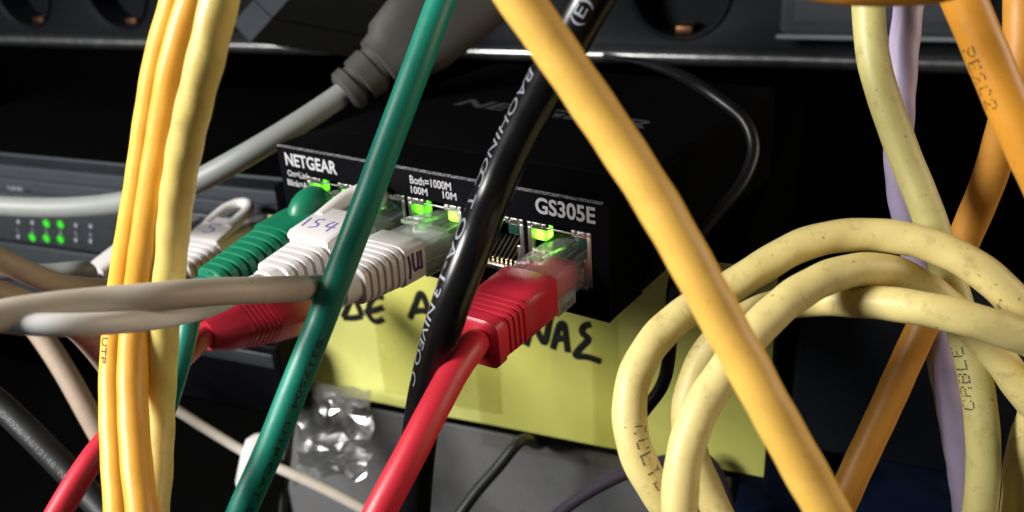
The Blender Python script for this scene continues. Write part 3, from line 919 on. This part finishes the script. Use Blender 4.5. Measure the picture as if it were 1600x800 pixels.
# crinkled piece hanging at the left corner
vs, fs = [], []
c0 = [P(470, 640, 306), P(478, 600, 300), P(582, 612, 288), P(576, 742, 296), P(486, 752, 308)]
nx, nz = 11, 19
tl, tr, bl, br = P(474, 596, 302), P(584, 610, 286), P(468, 750, 308), P(582, 730, 292)
rt = random.Random(5)
for i in range(nx+1):
    for j in range(nz+1):
        a = i/nx+(rt.uniform(-.42, .42)/nx if 0 < i < nx else 0)
        b = j/nz+(rt.uniform(-.42, .42)/nz if 0 < j < nz else rt.uniform(-.3, .3)/nz)
        p = tl.lerp(tr, a).lerp(bl.lerp(br, a), b)
        q = V((a*2.0+b*1.3, b*1.7-a*1.1, 3.3))
        h = 7.0*abs(noise.noise(q))+3.6*abs(noise.noise(q*2.3+V((2, 5, 1))))+rt.uniform(-.35, .35)
        vs.append(p-RN*(h*(.12+.88*b))+RU*(2.4*noise.noise(V((a*.8, b*6, 9))))+UP*(1.6*noise.noise(V((a*6, b, 4)))))
for i in range(nx):
    for j in range(nz):
        a = i*(nz+1)+j
        if rt.random() < .5: fs += [(a, a+nz+1, a+nz+2), (a, a+nz+2, a+1)]
        else: fs += [(a, a+nz+1, a+1), (a+nz+1, a+nz+2, a+1)]
tag(obj('crinkled_tape', vs, fs, 'crinkle', sharp=20), 'crumpled shiny clear tape hanging under the left end of the note', 'tape')

rbox('grey_box', 'grey_box', None, -152, 2, 63, 180, -260, -84.5, 1.5)
tag(bpy.data.objects['grey_box'], 'smooth grey box standing below the yellow note', 'box')
rbox('computer_case', 'navy_case', None, 33.5, 120, 58, 74, -66, -17, 2.0)
tag(bpy.data.objects['computer_case'], 'dark navy case standing behind the yellow coil at right', 'case')

# blue cloth at the lower right
vs, fs = [], []
nx, nz = 50, 40
for i in range(nx+1):
    for j in range(nz+1):
        a, b = i/nx, j/nz
        uu, nn = 20+115*a, 50+60*b
        fold = 5*math.sin(a*14+b*5+2*noise.noise(V((a*3, b*3, 0))))+7*noise.noise(V((a*5, b*2.5, 2)))
        vs.append(RK(uu, nn, -90+fold*.6-b*4))
for i in range(nx):
    for j in range(nz):
        a = i*(nz+1)+j
        fs.append((a, a+nz+1, a+nz+2, a+1))
cl = obj('blue_cloth', vs, fs, 'blue_cloth', sharp=80)
so = cl.modifiers.new('thick', 'SOLIDIFY')
so.thickness = .0012
tag(cl, 'crumpled dark blue cloth lying at the lower right below the navy case', 'cloth')

# ================================================================== LOOSE CABLES
# black printed power cable
bk = cable('power_cable', 'glossy black power cable with white printing passing in front of the switch',
 [P(972, -80, 132), P(928, -8, 135), P(890, 60, 139), P(846, 145, 145), P(808, 215, 150), P(770, 300, 154), P(738, 385, 153), P(706, 470, 155), P(682, 550, 160), P(664, 630, 165), P(652, 710, 169), P(645, 800, 172), P(640, 880, 174)], 6.9, 'black_cable', cat='cable')
tube_text(bk, 'BAOHING', 858, 112, 2.9, 'print_dim', 1, 60, 0, width=20.5)
tube_text(bk, 'C T OA-13', 783, 272, 2.8, 'print_dim', 1, 56, 0, width=23)
tube_text(bk, 'NIVEO C', 704, 478, 2.6, 'print_dim', 1, 56, 0, width=17)
tube_text(bk, '(E)', 902, 26, 2.6, 'print_dim', -1, 10, 0, width=3.8)
# green
gn = cable('network_cable', 'straight green network cable crossing the middle from top to bottom left',
 [P(722, -70, 168), P(692, -5, 167), P(655, 95, 166), P(604, 230, 166), P(556, 360, 166), P(510, 480, 165), P(462, 600, 164), P(420, 705, 164), P(375, 805, 164), P(345, 880, 165)], 5.4, 'green')
tube_text(gn, 'E317504  UTP CAT 5E  4PR', 500, 530, 1.45, 'print_green', 1, -28, 0, width=44)
# the main orange
on = cable('network_cable', 'thick bright orange network cable crossing diagonally over everything',
 [P(762, -80, 112), P(808, -8, 113), P(866, 76, 114), P(938, 182, 115), P(1015, 300, 115), P(1085, 420, 115), P(1142, 525, 116), P(1200, 632, 116), P(1248, 718, 117), P(1296, 806, 118), P(1335, 885, 119)], 5.75, 'orange', lump=.03, seed=1)
# coil of pale yellow cable
coil = cable('coiled_cable', 'pale yellow cable wound in loops at the right of the photo',
 [P(1575, 900, 175), P(1590, 800, 172), P(1598, 715, 168), P(1622, 635, 162), P(1640, 570, 156), P(1618, 520, 153), P(1570, 455, 153), P(1505, 405, 155), P(1430, 376, 158), P(1345, 366, 161), P(1260, 380, 161),
  P(1180, 424, 160), P(1120, 462, 159), P(1070, 488, 158), P(1020, 535, 156), P(990, 592, 154), P(983, 650, 153), P(994, 708, 152), P(1022, 762, 152), P(1062, 815, 154), P(1110, 862, 160), P(1140, 850, 168), P(1116, 790, 170),
  P(1088, 725, 170), P(1072, 660, 170), P(1086, 590, 170), P(1120, 530, 170), P(1180, 488, 168), P(1260, 470, 165), P(1340, 470, 158), P(1440, 482, 151), P(1540, 507, 148), P(1640, 545, 148), P(1710, 600, 152), P(1700, 690, 160), P(1650, 670, 162),
  P(1600, 612, 162), P(1552, 548, 162), P(1500, 495, 162), P(1445, 450, 161), P(1385, 423, 158), P(1320, 425, 155), P(1255, 453, 152), P(1195, 502, 149), P(1140, 570, 147), P(1092, 645, 145), P(1068, 720, 144), P(1062, 800, 144), P(1070, 880, 146)], 5.95, 'yellow', lump=.035, seed=2)
dot_text(coil, 'CULI2', 996, 668, 2.6, 'print_black', 1, -32, .8)
# yellow drop cable printed CABLE
yd = cable('network_cable', 'pale yellow network cable hanging down at right and printed CABLE',
 [P(1352, -70, 168), P(1356, 0, 168), P(1364, 90, 168), P(1385, 165, 168), P(1414, 245, 168), P(1448, 330, 167), P(1478, 420, 167), P(1504, 510, 166), P(1526, 600, 165), P(1536, 690, 165), P(1535, 760, 166), P(1525, 840, 168), P(1515, 900, 168)], 5.9, 'yellow_drop', lump=.015, seed=5)
dot_text(yd, 'CABLE', 1520, 640, 2.7, 'print_black', -1, 42, .9)
# lilac
cable('network_cable', 'lilac network cable running down behind the yellow one at right',
 [P(1430, -80, 176), P(1420, 0, 176), P(1411, 90, 177), P(1405, 180, 179), P(1405, 260, 181), P(1418, 350, 184), P(1440, 440, 187), P(1465, 540, 189), P(1484, 630, 191), P(1500, 720, 193), P(1512, 810, 195), P(1520, 880, 196)], 5.7, 'lilac', lump=.05, seed=6)
# right orange cables
o1 = cable('network_cable', 'orange network cable with dotted printing at the upper right corner',
 [P(1440, -120, 136), P(1496, -20, 136), P(1538, 75, 136), P(1575, 165, 136), P(1618, 260, 136), P(1660, 350, 136)], 6.2, 'orange_deep', lump=.015, seed=7)
dot_text(o1, 'PE2C2', 1555, 60, 2.3, 'print_black', 1, 44, .85)
o2 = cable('network_cable', 'orange brown network cable sloping down behind the yellow coil at right',
 [P(1590, -90, 160), P(1597, 0, 162), P(1592, 100, 164), P(1572, 190, 168), P(1545, 280, 174), P(1510, 365, 180), P(1468, 455, 186), P(1425, 545, 188), P(1382, 640, 188), P(1335, 740, 188), P(1295, 830, 188)], 6.3, 'orange_brown', lump=.015, seed=8)
cable('network_cable', 'orange cable just dipping in at the top edge above the lilac one',
 [P(1150, -80, 122), P(1240, -32, 121), P(1320, -17, 120), P(1400, -15, 120), P(1480, -22, 120), P(1560, -55, 121)], 4.2, 'orange_deep')
# left bundle
bl1 = cable('network_cable', 'yellow orange network cable at the left of the hanging bundle, printed UTP',
 [P(292, -80, 142), P(275, 0, 144), P(250, 90, 148), P(232, 190, 152), P(216, 300, 156), P(198, 400, 160), P(188, 470, 163), P(178, 560, 164), P(177, 640, 162), P(181, 730, 158), P(187, 810, 155), P(190, 880, 154)], 5.0, 'amber', lump=.024, seed=11, group='cables in the hanging left bundle')
tube_text(bl1, 'UTP', 176, 528, 1.7, 'print_black', 1, 46, 0, width=5)
cable('network_cable', 'deep orange network cable in the middle of the hanging left bundle',
 [P(326, -80, 138), P(303, 0, 139), P(276, 90, 141), P(258, 190, 145), P(240, 300, 149), P(225, 400, 153), P(216, 470, 158), P(208, 560, 158), P(208, 640, 156), P(214, 730, 152), P(224, 810, 149), P(230, 880, 148)], 5.2, 'orange_mid', lump=.024, seed=12, group='cables in the hanging left bundle')
bl3 = cable('network_cable', 'pale yellow network cable with smudges at the right of the hanging bundle',
 [P(362, -80, 126), P(343, 0, 128), P(322, 90, 131), P(302, 170, 136), P(285, 250, 142), P(274, 330, 148), P(266, 410, 153), P(258, 480, 158), P(254, 560, 161), P(250, 640, 163), P(246, 730, 161), P(240, 810, 158), P(236, 880, 156)], 5.4, 'yellow_left', lump=.05, seed=13, group='cables in the hanging left bundle')
# lower left
blk = cable('power_cable', 'dull black cable with faint numbers in the bottom left corner',
 [P(-60, 585, 214), P(0, 632, 214), P(60, 690, 212), P(120, 752, 210), P(190, 830, 206)], 6.2, 'black_soft')
tube_text(blk, 'DO4026  N/12148  NP', -6, 648, 1.9, 'print_faint', 1, 20, 0, width=26)
cable('network_cable', 'brown grey cable running down behind the yellow bundle at lower left',
 [P(-60, 420, 262), P(0, 452, 262), P(50, 505, 262), P(95, 570, 262), P(140, 650, 262), P(200, 760, 264), P(240, 840, 264)], 6.2, 'brown')
cable('network_cable', 'thick dull brown cable at the left edge under the white ones',
 [P(-80, 440, 178), P(-10, 458, 180), P(50, 478, 188), P(110, 505, 200), P(150, 545, 215), P(190, 600, 230)], 5.6, 'brown')
gc = thing('thin_lead', 'thin pale grey lead with a white plug low down behind the green cable', 'cable', P(385, 725, 284))
cable('jacket', None, [P(150, 560, 288), P(220, 605, 287), P(275, 640, 286), P(330, 675, 285), P(400, 716, 284), P(450, 738, 283), P(510, 766, 282), P(560, 792, 281), P(620, 826, 280)], 3.2, 'beige', parent=gc)
wf = Frame(P(398, 722, 283), (P(392, 762, 283)-P(404, 702, 283)).normalized(), CR, -CF)
loft(wf, [(-9, 2, 2, 0, 0, 2), (-7.5, 4, 3.5, 0, 0, 2.6), (-2, 4.6, 4, 0, 0, 3), (6, 4.6, 4, 0, 0, 3), (9, 3.4, 3, 0, 0, 2.4)], 'white_plug', 'white_boot', gc)
cable('thin_wire', 'thin black wire hanging in front of the grey box at lower left', [P(468, 600, 298), P(456, 660, 296), P(448, 730, 294), P(438, 830, 292)], 2.6, 'black_soft')
# thin black loop right of the switch
cable('thin_wire', 'glossy thin black wire looping down right of the switch over the note',
 [P(945, 90, 352), P(1000, 97, 295), P(1052, 113, 238), P(1092, 134, 212), P(1130, 160, 206), P(1165, 190, 203), P(1178, 232, 201), P(1160, 285, 199), P(1110, 345, 197), P(1066, 405, 196), P(1050, 465, 196), P(1047, 540, 198), P(1036, 600, 200), P(1006, 642, 203), P(986, 672, 205), P(992, 730, 206), P(1020, 790, 206), P(1060, 860, 206)], 3.0, 'black_wire')
cable('thin_wire', 'black lead slanting down over the grey box below the note',
 [RK(-38, 90, -82.2), RK(-40, 72, -82.2), RK(-42, 61, -83.5), P(812, 690, 271), P(780, 728, 270), P(745, 768, 270), P(700, 830, 270)], 3.6, 'black_soft')
cable('thin_wire', 'dim purple lead crossing low in front of the grey box',
 [P(840, 830, 250), P(900, 782, 250), P(960, 748, 250), P(1030, 722, 250), P(1100, 716, 252), P(1130, 760, 254), P(1145, 850, 256)], 3.4, plastic('dim_purple_pvc', (.03, .02, .04), .7, .1))
